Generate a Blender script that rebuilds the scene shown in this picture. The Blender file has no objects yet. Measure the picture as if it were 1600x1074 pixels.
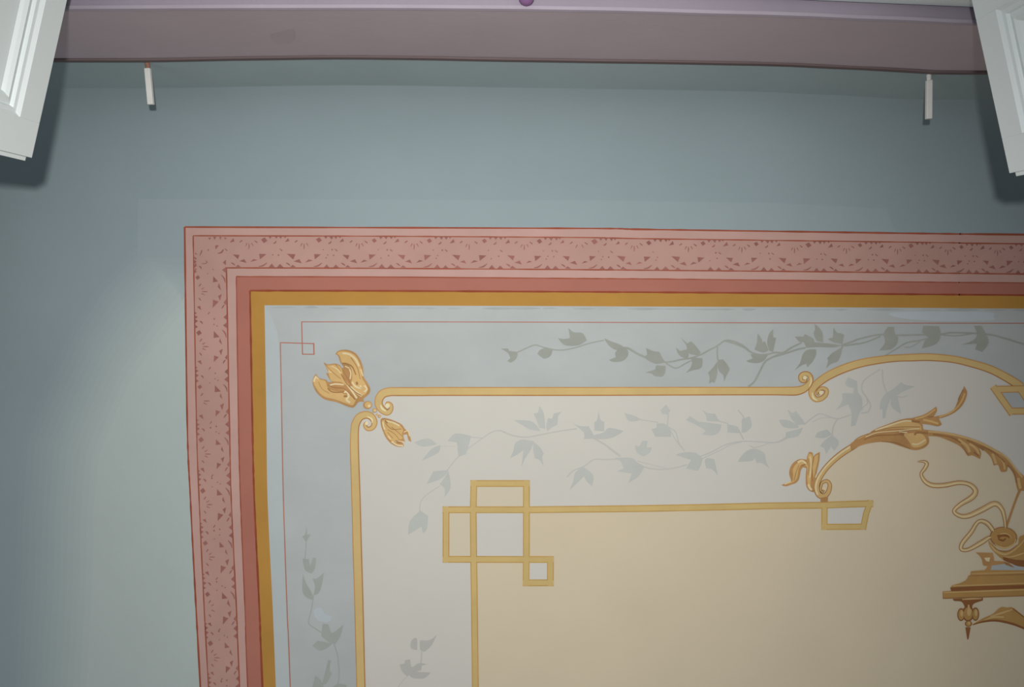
import bpy, bmesh, math, random
from mathutils import Vector, Matrix
from mathutils.geometry import tessellate_polygon

# ------------------------------------------------------------------ camera, world, lights, exposure
SC = bpy.context.scene
COL = SC.collection
CAM_Z = 1.65                 # height of the lens above the floor
H = 1.60                     # ceiling above the lens
F = 1220.0                   # focal length in pixels of the 1600 x 1074 frame
TILT = math.atan(107.0 / F)
ct, st = math.cos(TILT), math.sin(TILT)
cam_d = bpy.data.cameras.new('camera')
cam_d.sensor_width = 36.0
cam_d.lens = 36.0 * F / 1600.0
cam_d.clip_start = 0.02
cam = bpy.data.objects.new('camera', cam_d)
COL.objects.link(cam)
R = Matrix(((1, 0, 0), (0, -ct, -st), (0, st, -ct)))      # columns: right, up, back
cam.matrix_world = Matrix.Translation((0, 0, CAM_Z)) @ R.to_4x4()
SC.camera = cam

world = bpy.data.worlds.new('room_daylight')
SC.world = world
world.use_nodes = True
bg = world.node_tree.nodes['Background']
bg.inputs[0].default_value = (0.95, 1.0, 1.03, 1)
bg.inputs[1].default_value = 0.088

def look_rot(frm, to):
    return (Vector(to) - Vector(frm)).to_track_quat('-Z', 'Y').to_euler()

fl_d = bpy.data.lights.new('camera_flash', 'SPOT')
fl_d.energy = 82
fl_d.color = (1.0, 0.985, 0.96)
fl_d.spot_size = math.radians(103)
fl_d.spot_blend = 1.0
fl_d.shadow_soft_size = 0.016
flash = bpy.data.objects.new('camera_flash', fl_d)
COL.objects.link(flash)
flash.location = (0.0, -0.10, CAM_Z - 0.08)
flash.rotation_euler = look_rot(flash.location, (-0.13, 0.46, CAM_Z + H))

wl_d = bpy.data.lights.new('left_fill_light', 'AREA')  # unseen area light, added to lift the ambient towards the left
wl_d.shape = 'RECTANGLE'
wl_d.size, wl_d.size_y = 1.1, 1.5
wl_d.energy = 6
wl_d.color = (0.88, 1.0, 1.08)
wlo = bpy.data.objects.new('left_fill_light', wl_d)
COL.objects.link(wlo)
wlo.location = (-2.6, 1.3, CAM_Z - 0.35)
wlo.rotation_euler = look_rot(wlo.location, (-0.5, 0.7, CAM_Z + 0.9))

SC.view_settings.view_transform = 'Standard'
SC.view_settings.look = 'None'
SC.view_settings.gamma = 1.0
SC.view_settings.use_curve_mapping = False
SC.view_settings.exposure = 0.0

# ------------------------------------------------------------------ survey: photo point -> place
def ray(u, v):
    px, py = (u - 800.0) / F, (v - 537.0) / F
    return Vector((px, st + py * ct, ct - py * st))

def at_z(u, v, z=H):
    """Point of the horizontal plane z above the lens that the photo shows at (u, v)."""
    r = ray(u, v)
    return Vector((r.x * z / r.z, r.y * z / r.z, CAM_Z + z))

# ------------------------------------------------------------------ materials
def lin(c):
    c /= 255.0
    return c / 12.92 if c <= 0.04045 else ((c + 0.055) / 1.055) ** 2.4

MATS = {}
def paint(name, rgb, k=0.78, mottle=0.05, scale=7.0, streak=None, rough=0.75, bump=0.0):
    """Matt wall paint; rgb = its colour as seen under light k; brushy mottling in world space."""
    if name in MATS:
        return MATS[name]
    base = [min(0.95, lin(c) / k) for c in rgb]
    m = bpy.data.materials.new(name)
    m.use_nodes = True
    nt = m.node_tree
    b = nt.nodes['Principled BSDF']
    b.inputs['Roughness'].default_value = rough
    b.inputs['Specular IOR Level'].default_value = 0.15
    geo = nt.nodes.new('ShaderNodeNewGeometry')
    mp = nt.nodes.new('ShaderNodeMapping')
    if streak:
        mp.inputs['Scale'].default_value = streak
    nt.links.new(geo.outputs['Position'], mp.inputs['Vector'])
    nz = nt.nodes.new('ShaderNodeTexNoise')
    nz.inputs['Scale'].default_value = scale
    nz.inputs['Detail'].default_value = 5.0
    nz.inputs['Roughness'].default_value = 0.6
    nt.links.new(mp.outputs[0], nz.inputs['Vector'])
    rp = nt.nodes.new('ShaderNodeValToRGB')
    rp.color_ramp.elements[0].position = 0.32
    rp.color_ramp.elements[1].position = 0.68
    rp.color_ramp.elements[0].color = [c * (1 - mottle) for c in base] + [1]
    rp.color_ramp.elements[1].color = [min(0.97, c * (1 + mottle)) for c in base] + [1]
    nt.links.new(nz.outputs['Fac'], rp.inputs[0])
    nt.links.new(rp.outputs[0], b.inputs['Base Color'])
    if bump:
        n2 = nt.nodes.new('ShaderNodeTexNoise')
        n2.inputs['Scale'].default_value = 60
        nt.links.new(geo.outputs['Position'], n2.inputs['Vector'])
        bp = nt.nodes.new('ShaderNodeBump')
        bp.inputs['Strength'].default_value = bump
        bp.inputs['Distance'].default_value = 0.002
        nt.links.new(n2.outputs['Fac'], bp.inputs['Height'])
        nt.links.new(bp.outputs[0], b.inputs['Normal'])
    MATS[name] = m
    return m

M_CEIL = paint('blue_grey_ceiling_paint', (140, 154, 158), 0.78, 0.035, 3.0, bump=0.15)
M_CEILPALE = paint('paler_ceiling_paint', (166, 177, 174), 0.78, 0.03, 3.0, bump=0.15)
M_BAND = paint('grey_green_cove_paint', (139, 153, 155), 0.78, 0.04, 4.0, bump=0.15)
M_WALL = paint('mauve_wall_paint', (182, 168, 174), 0.80, 0.04, 4.0, bump=0.15)
M_LILAC = paint('lilac_reveal_paint', (138, 129, 141), 0.78, 0.05, 6.0, bump=0.1)
M_ARRIS = paint('pale_lilac_edge_highlight', (152, 143, 154), 0.78, 0.05, 9.0)  # paler than the reveal: the arris highlight is put into the colour
M_GAP = paint('dark_brown_line', (92, 80, 80), 0.55, 0.05, 6.0)
M_WHITE = paint('white_painted_wood', (216, 223, 223), 0.78, 0.01, 5.0, rough=0.65)
M_BRKT = paint('white_painted_metal', (215, 215, 210), 0.8, 0.04, 30.0, rough=0.5)
M_RUST = paint('rusty_screw', (150, 110, 95), 0.8, 0.2, 120.0, rough=0.6)

M_PINK = paint('pink_border_paint', (184, 149, 140), 0.78, 0.05, 8.0)
M_PINKD = paint('stencil_ground_pink', (176, 139, 129), 0.78, 0.07, 6.0)
M_STEN = paint('stencil_brown_red', (146, 98, 91), 0.78, 0.14, 25.0)
M_LINE = paint('red_brown_line', (148, 78, 58), 0.78, 0.12, 20.0)
M_SALM = paint('salmon_band_paint', (166, 108, 94), 0.78, 0.05, 6.0)
M_OCH = paint('ochre_band_paint', (174, 130, 64), 0.78, 0.06, 7.0)
M_BLUE = paint('pale_blue_field_paint', (172, 177, 176), 0.78, 0.06, 4.0, streak=(1.0, 1.6, 1.0))
M_BLUEP = paint('paler_blue_margin_paint', (175, 182, 183), 0.78, 0.04, 5.0)
M_SMEAR = paint('grey_brushed_smear', (162, 167, 166), 0.78, 0.08, 14.0)
M_TOUCH = paint('retouch_blue', (178, 186, 191), 0.78, 0.04, 12.0)
M_OFFW = paint('off_white_field_paint', (199, 196, 188), 0.78, 0.02, 4.0)
M_CREAM = paint('cream_field_paint', (204, 191, 166), 0.78, 0.025, 4.0)
M_CREAMP = paint('pale_cream_cell_paint', (202, 192, 170), 0.78, 0.02, 4.0)
M_RED = paint('thin_red_line', (170, 108, 90), 0.78, 0.12, 20.0)
M_GOLD = paint('gold_moulding_paint', (200, 173, 118), 0.78, 0.05, 14.0)
M_GOLDD = paint('gold_moulding_dark_edge', (184, 138, 82), 0.78, 0.10, 16.0)
M_GOLDB = paint('gold_moulding_brown_edge', (170, 120, 72), 0.78, 0.10, 16.0)
M_GOLDL = paint('gold_highlight_paint', (226, 210, 170), 0.78, 0.05, 20.0)
M_YEL = paint('strap_yellow_paint', (197, 171, 114), 0.78, 0.06, 14.0)
M_YELD = paint('strap_dark_edge', (182, 146, 78), 0.78, 0.10, 18.0)
M_VINE1 = paint('sage_vine_paint', (150, 153, 145), 0.78, 0.06, 20.0)
M_VINE1S = paint('sage_vine_stem_paint', (152, 156, 148), 0.78, 0.06, 20.0)
M_VINE2 = paint('blue_grey_vine_paint', (182, 184, 179), 0.78, 0.03, 20.0)
M_VINE2S = paint('blue_grey_vine_stem_paint', (185, 185, 179), 0.78, 0.03, 20.0)
M_VINE3 = paint('grey_vine_paint', (158, 163, 158), 0.78, 0.04, 20.0)
M_VINE3S = paint('grey_vine_stem_paint', (160, 164, 160), 0.78, 0.04, 20.0)
M_TAN = paint('acanthus_tan_paint', (202, 168, 112), 0.78, 0.07, 22.0)
M_TAND = paint('acanthus_brown_paint', (176, 135, 88), 0.78, 0.12, 22.0)
M_TANL = paint('acanthus_light_paint', (218, 200, 158), 0.78, 0.07, 22.0)
M_UMB = paint('umber_outline_paint', (154, 114, 74), 0.78, 0.12, 22.0)
M_RIB = paint('ribbon_tan_paint', (198, 170, 122), 0.78, 0.07, 22.0)
M_STONE = paint('pedestal_brown_paint', (176, 138, 84), 0.78, 0.06, 14.0)
M_STOND = paint('pedestal_dark_paint', (138, 92, 56), 0.78, 0.08, 14.0)
M_STONL = paint('pedestal_light_paint', (200, 168, 116), 0.78, 0.06, 14.0)

# ------------------------------------------------------------------ mesh helpers
def link(o, parent=None):
    COL.objects.link(o)
    if parent:
        o.parent = parent
    return o

def tag(o, label=None, cat=None, group=None, kind=None):
    for k, val in (('label', label), ('category', cat), ('group', group), ('kind', kind)):
        if val:
            o[k] = val
    return o

class Part:
    """Vertices in world space and faces; becomes ONE mesh object."""
    def __init__(self):
        self.v, self.f, self.mi = [], [], []
    total = 0
    def coat(self, layer):
        Part.total += 1                      # every stroke of paint lies on the one before it
        return layer + 0.024 * (Part.total % 40)
    def face(self, pts, mi=0):
        n = len(self.v)
        self.v += [Vector(p) for p in pts]
        self.f.append(list(range(n, n + len(pts))))
        self.mi.append(mi)
    def grid(self, rows, mi=0):
        n = len(self.v)
        w = len(rows[0])
        for r in rows:
            self.v += [Vector(p) for p in r]
        for i in range(len(rows) - 1):
            for j in range(w - 1):
                a = n + i * w + j
                self.f.append([a, a + 1, a + 1 + w, a + w])
                self.mi.append(mi)
    def build(self, name, mats, parent=None, origin=None, smooth=False):
        if not isinstance(mats, (list, tuple)):
            mats = [mats]
        if origin is None:
            lo = [min(p[i] for p in self.v) for i in range(3)]
            hi = [max(p[i] for p in self.v) for i in range(3)]
            origin = Vector([(a + b) / 2 for a, b in zip(lo, hi)])
        me = bpy.data.meshes.new(name)
        me.from_pydata([p - origin for p in self.v], [], self.f)
        for m in mats:
            me.materials.append(m)
        me.polygons.foreach_set('material_index', self.mi)
        if smooth:
            me.polygons.foreach_set('use_smooth', [True] * len(self.f))
        me.update()
        o = bpy.data.objects.new(name, me)
        link(o, parent)
        o.location = origin - world_loc(parent)
        return o

def world_loc(o):
    p = Vector((0, 0, 0))
    while o:
        p = p + o.location
        o = o.parent
    return p

def empty(name, loc, label, cat, group=None):
    o = bpy.data.objects.new(name, None)
    o.empty_display_size = 0.05
    link(o)
    o.location = loc
    return tag(o, label, cat, group)

# ------------------------------------------------------------------ painting on the ceiling
LAYER = 0.0004            # thickness of one coat of paint
def cpt(uv, layer):
    return at_z(uv[0], uv[1], H - LAYER * layer)

def crop(x0, y0, s):
    return lambda pts: [(x0 + p[0] / s, y0 + p[1] / s) + tuple(q / s for q in p[2:]) for p in pts]

def cr(p0, p1, p2, p3, t):
    return tuple(0.5 * (2 * b + (c - a) * t + (2 * a - 5 * b + 4 * c - d) * t * t +
                        (3 * b - a - 3 * c + d) * t ** 3) for a, b, c, d in zip(p0, p1, p2, p3))

def smooth_open(pts, n=6):
    out = []
    for i in range(len(pts) - 1):
        p0 = pts[max(i - 1, 0)]; p3 = pts[min(i + 2, len(pts) - 1)]
        for k in range(n):
            out.append(cr(p0, pts[i], pts[i + 1], p3, k / n))
    out.append(pts[-1])
    return out

def smooth_closed(pts, n=4, sharp=1.9):
    """Closed spline that keeps corners sharper than `sharp` radians as tips."""
    m = len(pts)
    tip = []
    for i in range(m):
        a, b, c = pts[i - 1], pts[i], pts[(i + 1) % m]
        d1 = math.atan2(b[1] - a[1], b[0] - a[0]); d2 = math.atan2(c[1] - b[1], c[0] - b[0])
        t = abs((d2 - d1 + math.pi) % (2 * math.pi) - math.pi)
        tip.append(t > sharp)
    out = []
    for i in range(m):
        j = (i + 1) % m
        p0 = pts[i] if tip[i] else pts[i - 1]
        p3 = pts[j] if tip[j] else pts[(i + 2) % m]
        for k in range(n):
            out.append(cr(p0, pts[i], pts[j], p3, k / n))
    return out

def add_poly(P, uv, layer, mi=0):
    layer = P.coat(layer)
    loop = [cpt(p, layer) for p in uv]
    tris = tessellate_polygon([[Vector((q.x, q.y, 0)) for q in loop]])
    n = len(P.v)
    P.v += loop
    for a, b, c in tris:
        A, B, C = loop[a], loop[b], loop[c]
        cz = (B - A).cross(C - A).z
        if abs(cz) < 1e-12:
            continue
        P.f.append([n + a, n + b, n + c] if cz < 0 else [n + a, n + c, n + b])
        P.mi.append(mi)

def add_stroke(P, pts, layer, w=None, mi=0, n=6, grow=0.0, curve=True, shift=0.0):
    """Brush stroke through pts (u, v[, width]); shift moves it sideways by that share of the width."""
    layer = P.coat(layer)
    if len(pts[0]) == 2:
        pts = [(p[0], p[1], w) for p in pts]
    q = smooth_open(pts, n) if curve and len(pts) > 2 else list(pts)
    L, Rr = [], []
    for i, p in enumerate(q):
        a, b = q[max(i - 1, 0)], q[min(i + 1, len(q) - 1)]
        dx, dy = b[0] - a[0], b[1] - a[1]
        d = math.hypot(dx, dy) or 1
        nx, ny = -dy / d, dx / d
        h = max(0.15, p[2] / 2 + grow)
        cx, cy = p[0] + nx * shift * p[2], p[1] + ny * shift * p[2]
        L.append(cpt((cx + nx * h, cy + ny * h), layer))
        Rr.append(cpt((cx - nx * h, cy - ny * h), layer))
    m = len(P.v)
    P.v += L + Rr
    k = len(q)
    for i in range(k - 1):
        f = [m + i, m + i + 1, m + k + i + 1, m + k + i]
        A, B, C = P.v[f[0]], P.v[f[1]], P.v[f[2]]
        if (B - A).cross(C - A).z > 0:
            f.reverse()
        P.f.append(f)
        P.mi.append(mi)

def add_blob(P, c, rx, ry, layer, mi=0, rot=0.0, n=18):
    cs, sn = math.cos(rot), math.sin(rot)
    add_poly(P, [(c[0] + rx * math.cos(a) * cs - ry * math.sin(a) * sn,
                  c[1] + rx * math.cos(a) * sn + ry * math.sin(a) * cs)
                 for a in [2 * math.pi * i / n for i in range(n)]], layer, mi)

def polys(items, layer, smooth=True, sharp=1.3):
    P = Part()
    for it in items:
        add_poly(P, smooth_closed(it, 4, sharp) if smooth else it, layer)
    return P

def strokes(items, layer, w=None, curve=True):
    P = Part()
    for it in items:
        add_stroke(P, it, layer, w, curve=curve)
    return P

# ------------------------------------------------------------------ ceiling, cove, wall
Z1 = 1.376                                     # bottom of the cove above the lens
D = [(-500, 97), (0, 95), (80, 94.8), (225, 94.8), (400, 91.5), (525, 89.8), (650, 91), (800, 94), (1000, 96.8),
     (1200, 100.2), (1330, 106), (1421, 111), (1453, 113.6), (1541, 114), (1640, 114), (2100, 114)]
A = [(-500, 18), (0, 16), (107, 15), (400, 13.6), (600, 13.4), (800, 14.8), (930, 17), (1200, 24), (1400, 32),
     (1516, 37.5), (1640, 40), (2100, 42)]
def curve_v(tab, u):
    for (a, va), (b, vb) in zip(tab, tab[1:]):
        if a <= u <= b:
            t = (u - a) / (b - a)
            t = t * t * (3 - 2 * t) * 0.5 + t * 0.5
            return va + (vb - va) * t
    return tab[0][1] if u < tab[0][0] else tab[-1][1]
yw0 = at_z(800, 94, Z1).y
r_ = ray(800, 14.8)
Z2 = r_.z * yw0 / r_.y                          # underside of the window reveal above the lens
US = [-500 + 40 * i for i in range(66)]
rowD = [at_z(u, curve_v(D, u), Z1) for u in US]
# the same uneven wall line carried through all heights
def wall_y(x):
    for p, q in zip(rowD, rowD[1:]):
        if p.x <= x <= q.x:
            return p.y + (q.y - p.y) * (x - p.x) / (q.x - p.x)
    return rowD[0].y if x < rowD[0].x else rowD[-1].y
def soffit_y(x):
    u = 800 + x / Z2 * F
    for _ in range(6):
        p = at_z(u, curve_v(A, u), Z2)
        u += (x - p.x) / Z2 * F
    return at_z(u, curve_v(A, u), Z2).y

XS = [-2.4 + 0.06 * i for i in range(81)]
cove = [[Vector((x, wall_y(x), CAM_Z + Z1)) for x in XS],
        [Vector((x, wall_y(x) + 0.0135, CAM_Z + Z1 + 0.048)) for x in XS],
        [Vector((x, wall_y(x) + 0.0246, CAM_Z + Z1 + 0.092)) for x in XS]]
band = Part(); band.grid(cove)
RC = 0.2006
cv = Part(); rows = []
for i in range(13):
    t = math.radians(70.0 * (1 - i / 12.0))
    rows.append([Vector((x, wall_y(x) + 0.0246 + RC * (math.sin(math.radians(70)) - math.sin(t)),
                         CAM_Z + Z1 + 0.092 + RC * (math.cos(t) - math.cos(math.radians(70))))) for x in XS])
rows[-1] = [Vector((p.x, p.y, CAM_Z + H)) for p in rows[-1]]
cv.grid(rows)
yy = [0.0 + 0.25 * i for i in range(12)]
cv.grid([rows[-1]] + [[Vector((x, y, CAM_Z + H)) for x in XS] for y in yy])
ceil = cv.build('ceiling', M_CEIL, smooth=True)
tag(ceil, 'blue-grey painted plaster ceiling with a soft cove along the window wall', 'ceiling', kind='structure')
bo = band.build('trim_1', M_BAND, smooth=True)
tag(bo, 'grey-green strip of the cove just above the mauve wall', 'cove', kind='structure')

XL, XR = -0.661, 0.683                           # reveal jambs
W = Part()
def wall_row(zf, xs, yf):
    return [Vector((x, yf(x), CAM_Z + zf)) for x in xs]
XW = [-2.4 + 0.06 * i for i in range(30)] + [XL + (XR - XL) * i / 20 for i in range(21)] + [0.72 + 0.06 * i for i in range(29)]
XW = sorted(x for x in XW if not (XL - 0.03 < x < XL or XR < x < XR + 0.02))
W.grid([wall_row(Z1, XW, wall_y), wall_row((Z1 + Z2) / 2, XW, lambda x: (wall_y(x) + soffit_y(x)) / 2), wall_row(Z2, XW, soffit_y)])
for xs in ([x for x in XW if x <= XL], [x for x in XW if x >= XR]):
    W.grid([wall_row(Z2, xs, soffit_y), wall_row(-1.65, xs, soffit_y)])
wl = W.build('wall_back', M_WALL, smooth=True)
tag(wl, 'mauve window wall seen steeply from below', 'wall', kind='structure')
P = Part()
loop = []
for i in range(24):
    an = 2 * math.pi * i / 24
    rw = 1 + 0.06 * math.sin(3 * an)
    r1 = ray(442 + 20 * rw * math.cos(an), 52 + 17 * rw * math.sin(an))
    yv = wall_y(-0.36) + 0.0016
    k1 = yv / r1.y
    loop.append((r1.x * k1, yv, CAM_Z + r1.z * k1))
P.face(loop)
P.build('filled_patch', paint('grey_filled_patch', (176, 161, 167), 0.80, 0.03, 20.0), wl)
YB = -0.47                                       # back of the reveal
Rv = Part()
xs = [x for x in XW if XL <= x <= XR]
Rv.grid([[Vector((x, soffit_y(x) - 0.003, CAM_Z + Z2)) for x in xs], [Vector((x, YB, CAM_Z + Z2)) for x in xs]])
Rv.face([(XL, soffit_y(XL), CAM_Z + Z2), (XL, YB, CAM_Z + Z2), (XL, YB, 0), (XL, soffit_y(XL), 0)])
Rv.face([(XR, soffit_y(XR), CAM_Z + Z2), (XR, YB, CAM_Z + Z2), (XR, YB, 0), (XR, soffit_y(XR), 0)])
rv = Rv.build('trim_2', M_LILAC)
tag(rv, 'lilac underside of the window reveal', 'window reveal', kind='structure')
Ar = Part()  # bevelled arris strip, its highlight painted as lighter lilac
Ar.grid([[Vector((x, soffit_y(x) + 0.0008, CAM_Z + Z2 + 0.004)) for x in xs],
         [Vector((x, soffit_y(x) - 0.0005, CAM_Z + Z2 - 0.0012)) for x in xs],
         [Vector((x, soffit_y(x) - 0.005, CAM_Z + Z2 - 0.0014)) for x in xs]])
Ar.build('edge_highlight', M_ARRIS, rv)
Dl = Part()
Dl.grid([[Vector((x, wall_y(x) + 0.0006, CAM_Z + Z1 + 0.001)) for x in XS],
         [Vector((x, wall_y(x) + 0.0032, CAM_Z + Z1 - 0.001)) for x in XS],
         [Vector((x, wall_y(x) + 0.0032, CAM_Z + Z1 - 0.013)) for x in XS],
         [Vector((x, wall_y(x) + 0.0006, CAM_Z + Z1 - 0.015)) for x in XS]])
tag(Dl.build('trim_3', M_GAP), 'thin dark brown line between the mauve wall and the ceiling cove', 'wall line', kind='structure')

def bm_obj(name, bm, mat, parent=None, smooth=False):
    me = bpy.data.meshes.new(name)
    bm.to_mesh(me); bm.free()
    me.materials.append(mat)
    if smooth:
        me.polygons.foreach_set('use_smooth', [True] * len(me.polygons))
    o = bpy.data.objects.new(name, me)
    return link(o, parent)

def add_box(bm, lo, hi, bevel=0.0, M=None):
    r = bmesh.ops.create_cube(bm, size=1.0)
    vs = r['verts']
    c = [(a + b) / 2 for a, b in zip(lo, hi)]; s = [b - a for a, b in zip(lo, hi)]
    for v in vs:
        v.co = Vector((c[0] + v.co.x * s[0], c[1] + v.co.y * s[1], c[2] + v.co.z * s[2]))
    if bevel:
        es = list({e for v in vs for e in v.link_edges})
        nv = bmesh.ops.bevel(bm, geom=es, offset=bevel, segments=2, affect='EDGES', profile=0.5)['verts']
        vs = list({v for v in nv} | {v for v in vs if v.is_valid})
    if M is not None:
        for v in vs:
            v.co = M @ v.co
    return vs

# ------------------------------------------------------------------ window behind the shutters
YF = -0.3945                                      # room face of the white window head
win = bpy.data.objects.new('window_1', None)
link(win); win.location = (0, YF, 0.9)
tag(win, 'white window head and frame set in the lilac reveal', 'window', kind='structure')
ZT = CAM_Z + Z2 - 0.004
wf = -0.0
ROT = Matrix.Rotation(math.radians(2.35), 4, 'Z')
def in_win(bm):
    for v in bm.verts:
        v.co = ROT @ v.co
bm = bmesh.new(); add_box(bm, (-0.655, -0.05, ZT - 0.9 - 0.20), (0.655, 0.0, ZT - 0.9), 0.003); in_win(bm)
bm_obj('window_head', bm, M_WHITE, win)
for s in (-1, 1):
    bm = bmesh.new()
    a, b = sorted((s * 0.655, s * 0.59))
    add_box(bm, (a, -0.05, 0.0), (b, 0.0, ZT - 0.9 - 0.20), 0.003); in_win(bm)
    bm_obj('window_jamb', bm, M_WHITE, win)
gl = bpy.data.materials.new('window_glass'); gl.use_nodes = True
gb = gl.node_tree.nodes['Principled BSDF']
gb.inputs['Base Color'].default_value = (0.8, 0.88, 0.9, 1); gb.inputs['Roughness'].default_value = 0.05
gb.inputs['Transmission Weight'].default_value = 1.0
bm = bmesh.new(); add_box(bm, (-0.589, -0.034, 0.0), (0.589, -0.028, ZT - 0.9 - 0.2005)); in_win(bm)
bm_obj('window_pane', bm, gl, win)

# ------------------------------------------------------------------ shutters
ZS = 1.04                                        # top of the shutters above the lens
def shutter(free_uv, far_uv, side, label):
    fr, fa = at_z(*free_uv, ZS), at_z(*far_uv, ZS)
    d = fr - fa; d.normalize()
    yh = -0.4185 if side < 0 else -0.369
    hinge = fr + d * ((yh - fr.y) / d.y)
    Ln = (fr - hinge).length
    zb = 0.75
    top = CAM_Z + ZS
    X = Vector((d.x, d.y, 0)); N = Vector((-d.y, d.x, 0))      # N turned to face the middle of the window
    if N.x * side > 0:
        N = -N
    Mx = Matrix(((X.x, N.x, 0, 0), (X.y, N.y, 0, 0), (0, 0, 1, 0), (0, 0, 0, 1)))
    root = empty('window_shutter', (hinge.x, hinge.y, zb), label, 'shutter')
    hgt = top - zb
    T = 0.030
    def part(name, boxes, mat=M_WHITE, parent=root, bevel=0.0006):
        bm = bmesh.new()
        for lo, hi in boxes:
            add_box(bm, lo, hi, bevel)
        for v in bm.verts:
            v.co = Mx @ v.co
        bmesh.ops.recalc_face_normals(bm, faces=bm.faces)
        return bm_obj(name, bm, mat, parent)
    s, rl = 0.046, 0.041
    sh = 0.043
    part('stile', [((0.0, -T, 0), (sh, 0, hgt))], bevel=0.0006)
    part('stile', [((Ln - s, -T, 0), (Ln, 0, hgt))], bevel=0.0006)
    part('rail', [((sh, -T, hgt - rl), (Ln - s, 0, hgt))])
    part('rail', [((sh, -T, 0), (Ln - s, 0, 0.09))])
    pn = part('panel', [((sh, -T + 0.004, 0.09), (Ln - s, -0.013, hgt - rl))])
    # stepped panel moulding: three mitred rings swept as one mesh
    x0, x1, z0, z1 = sh, Ln - s, 0.09, hgt - rl
    prof = [(0.0, -0.0005), (0.004, -0.004), (0.009, -0.0045), (0.011, -0.0085), (0.019, -0.006), (0.023, -0.009), (0.026, -0.0128)]
    P = Part(); rings = []
    for off, y in prof:
        rings.append([Mx @ Vector(c) for c in ((x0 + off, y, z0 + off), (x1 - off, y, z0 + off),
                                               (x1 - off, y, z1 - off), (x0 + off, y, z1 - off), (x0 + off, y, z0 + off))])
    P.grid(rings)
    P.build('panel_moulding', M_WHITE, root, origin=Vector((0, 0, 0)))
    for o in root.children:
        if o.name.startswith('panel_moulding'):
            o.location = (0, 0, 0)
    part('meeting_strip', [((Ln - 0.001, -0.022, 0.0), (Ln + 0.006, -0.005, hgt - 0.004))])
    return root
shutter((50, 247), (105, 0), -1, 'white panelled shutter at the left edge, beside the rusty wall rod')
shutter((1577, 271), (1518, 0), 1, 'white panelled shutter at the right edge, beside the clean white wall rod')

# ------------------------------------------------------------------ brackets in the wall
def bracket(p0, p1, z, w, label, rusty):
    a, b = at_z(*p0, z), at_z(*p1, z)
    a = Vector((a.x, wall_y(a.x) + 0.001, a.z))
    d = b - a; L = d.length; d.normalize()
    S = Vector((-d.y, d.x, 0))
    Mx = Matrix(((d.x, S.x, 0, 0), (d.y, S.y, 0, 0), (0, 0, 1, 0), (0, 0, 0, 1)))
    root = empty('wall_bracket', a, label, 'bracket', 'white rods in the window wall')
    bm = bmesh.new()
    add_box(bm, (0.010, -w / 2, -0.004), (L, w / 2, 0.004), 0.0012)
    for v in bm.verts: v.co = Mx @ v.co
    bm_obj('rod', bm, M_BRKT, root)
    bm = bmesh.new()
    r = bmesh.ops.create_cone(bm, cap_ends=True, segments=12, radius1=w * 0.42, radius2=w * 0.36, depth=0.013)
    for v in r['verts']:
        v.co = Mx @ Vector((0.0065 + v.co.z, v.co.x, v.co.y))
    bm_obj('screw_socket', bm, M_RUST if rusty else M_BRKT, root)
bracket((230, 97), (236, 163.5), Z1 + 0.008, 0.0100, 'white wall rod at the left with a rusty screw end', True)
bracket((1451.5, 117), (1451, 186), Z1 + 0.008, 0.0096, 'white wall rod with a clean rounded end, beside the right shutter', False)

# purple knob under the reveal
kp = at_z(822.5, -1.5, Z2)
bm = bmesh.new()
bmesh.ops.create_uvsphere(bm, u_segments=16, v_segments=10, radius=0.011)
for v in bm.verts:
    v.co.z *= 0.8
    if v.co.z > 0.004: v.co.z = 0.004
kb = bm_obj('shutter_stop', bm, paint('dark_purple_paint', (108, 78, 112), 0.7), None, True)
kb.location = (kp.x, kp.y, CAM_Z + Z2 - 0.004)
tag(kb, 'small round purple stop under the lilac reveal', 'knob')

# ------------------------------------------------------------------ painted border
# each edge: along the top from right to the corner, then down the left side
def edge(right, corner, left):
    return right[::-1] + [corner] + left
E_OUT = edge([(900, 355.8), (1000, 357.3), (1250, 361), (1480, 364.4), (1600, 365.6), (2500, 375)], (287.3, 353.7),
             [(291.3, 660), (296.3, 780), (305.6, 960), (311.9, 1074), (352, 1800)])
E_IN = edge([(600, 369.3), (900, 371.2), (1000, 373), (1250, 376.3), (1480, 379.4), (1600, 381.2), (2500, 391)], (301.8, 368.5),
            [(306.9, 660), (311, 780), (319.4, 960), (325.6, 1074), (364, 1800)])
E_SB = edge([(600, 419.6), (900, 421.6), (1000, 422.4), (1250, 424.6), (1480, 427.2), (1600, 428.5), (2500, 437)], (353.8, 418.8),
            [(358.5, 660), (361.3, 780), (369.8, 960), (374.4, 1074), (406, 1800)])
E_SA = edge([(600, 433), (900, 435.2), (1000, 435.8), (1250, 438.4), (1480, 441.3), (1600, 442.2), (2500, 450)], (369.2, 432.3),
            [(372.5, 660), (375.6, 780), (383, 960), (386.9, 1074), (418, 1800)])
E_DR = edge([(600, 454.8), (900, 456.2), (1000, 456.8), (1250, 458.6), (1480, 460.5), (1600, 461.4), (2500, 468)], (390.6, 454.4),
            [(394.3, 660), (397.3, 780), (405.6, 960), (410, 1074), (440, 1800)])
E_OC = edge([(600, 477.6), (900, 478.7), (1000, 479.2), (1250, 480.2), (1480, 481.6), (1600, 482.5), (2500, 487)], (413.3, 477.2),
            [(416.3, 660), (418, 780), (426.5, 960), (431, 1074), (456, 1800)])
def densify(pts, corner_idx):
    a = smooth_open(pts[:corner_idx + 1], 5)
    b = smooth_open(pts[corner_idx:], 5)
    return a + b[1:]
def E(e):
    i = min(range(len(e)), key=lambda k: e[k][0] + e[k][1])
    return densify(e, i)
def ring(e1, e2, layer):
    P = Part()
    add_poly(P, E(e1) + E(e2)[::-1], layer)
    return P
c0 = cpt((287, 354), 1)
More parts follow.
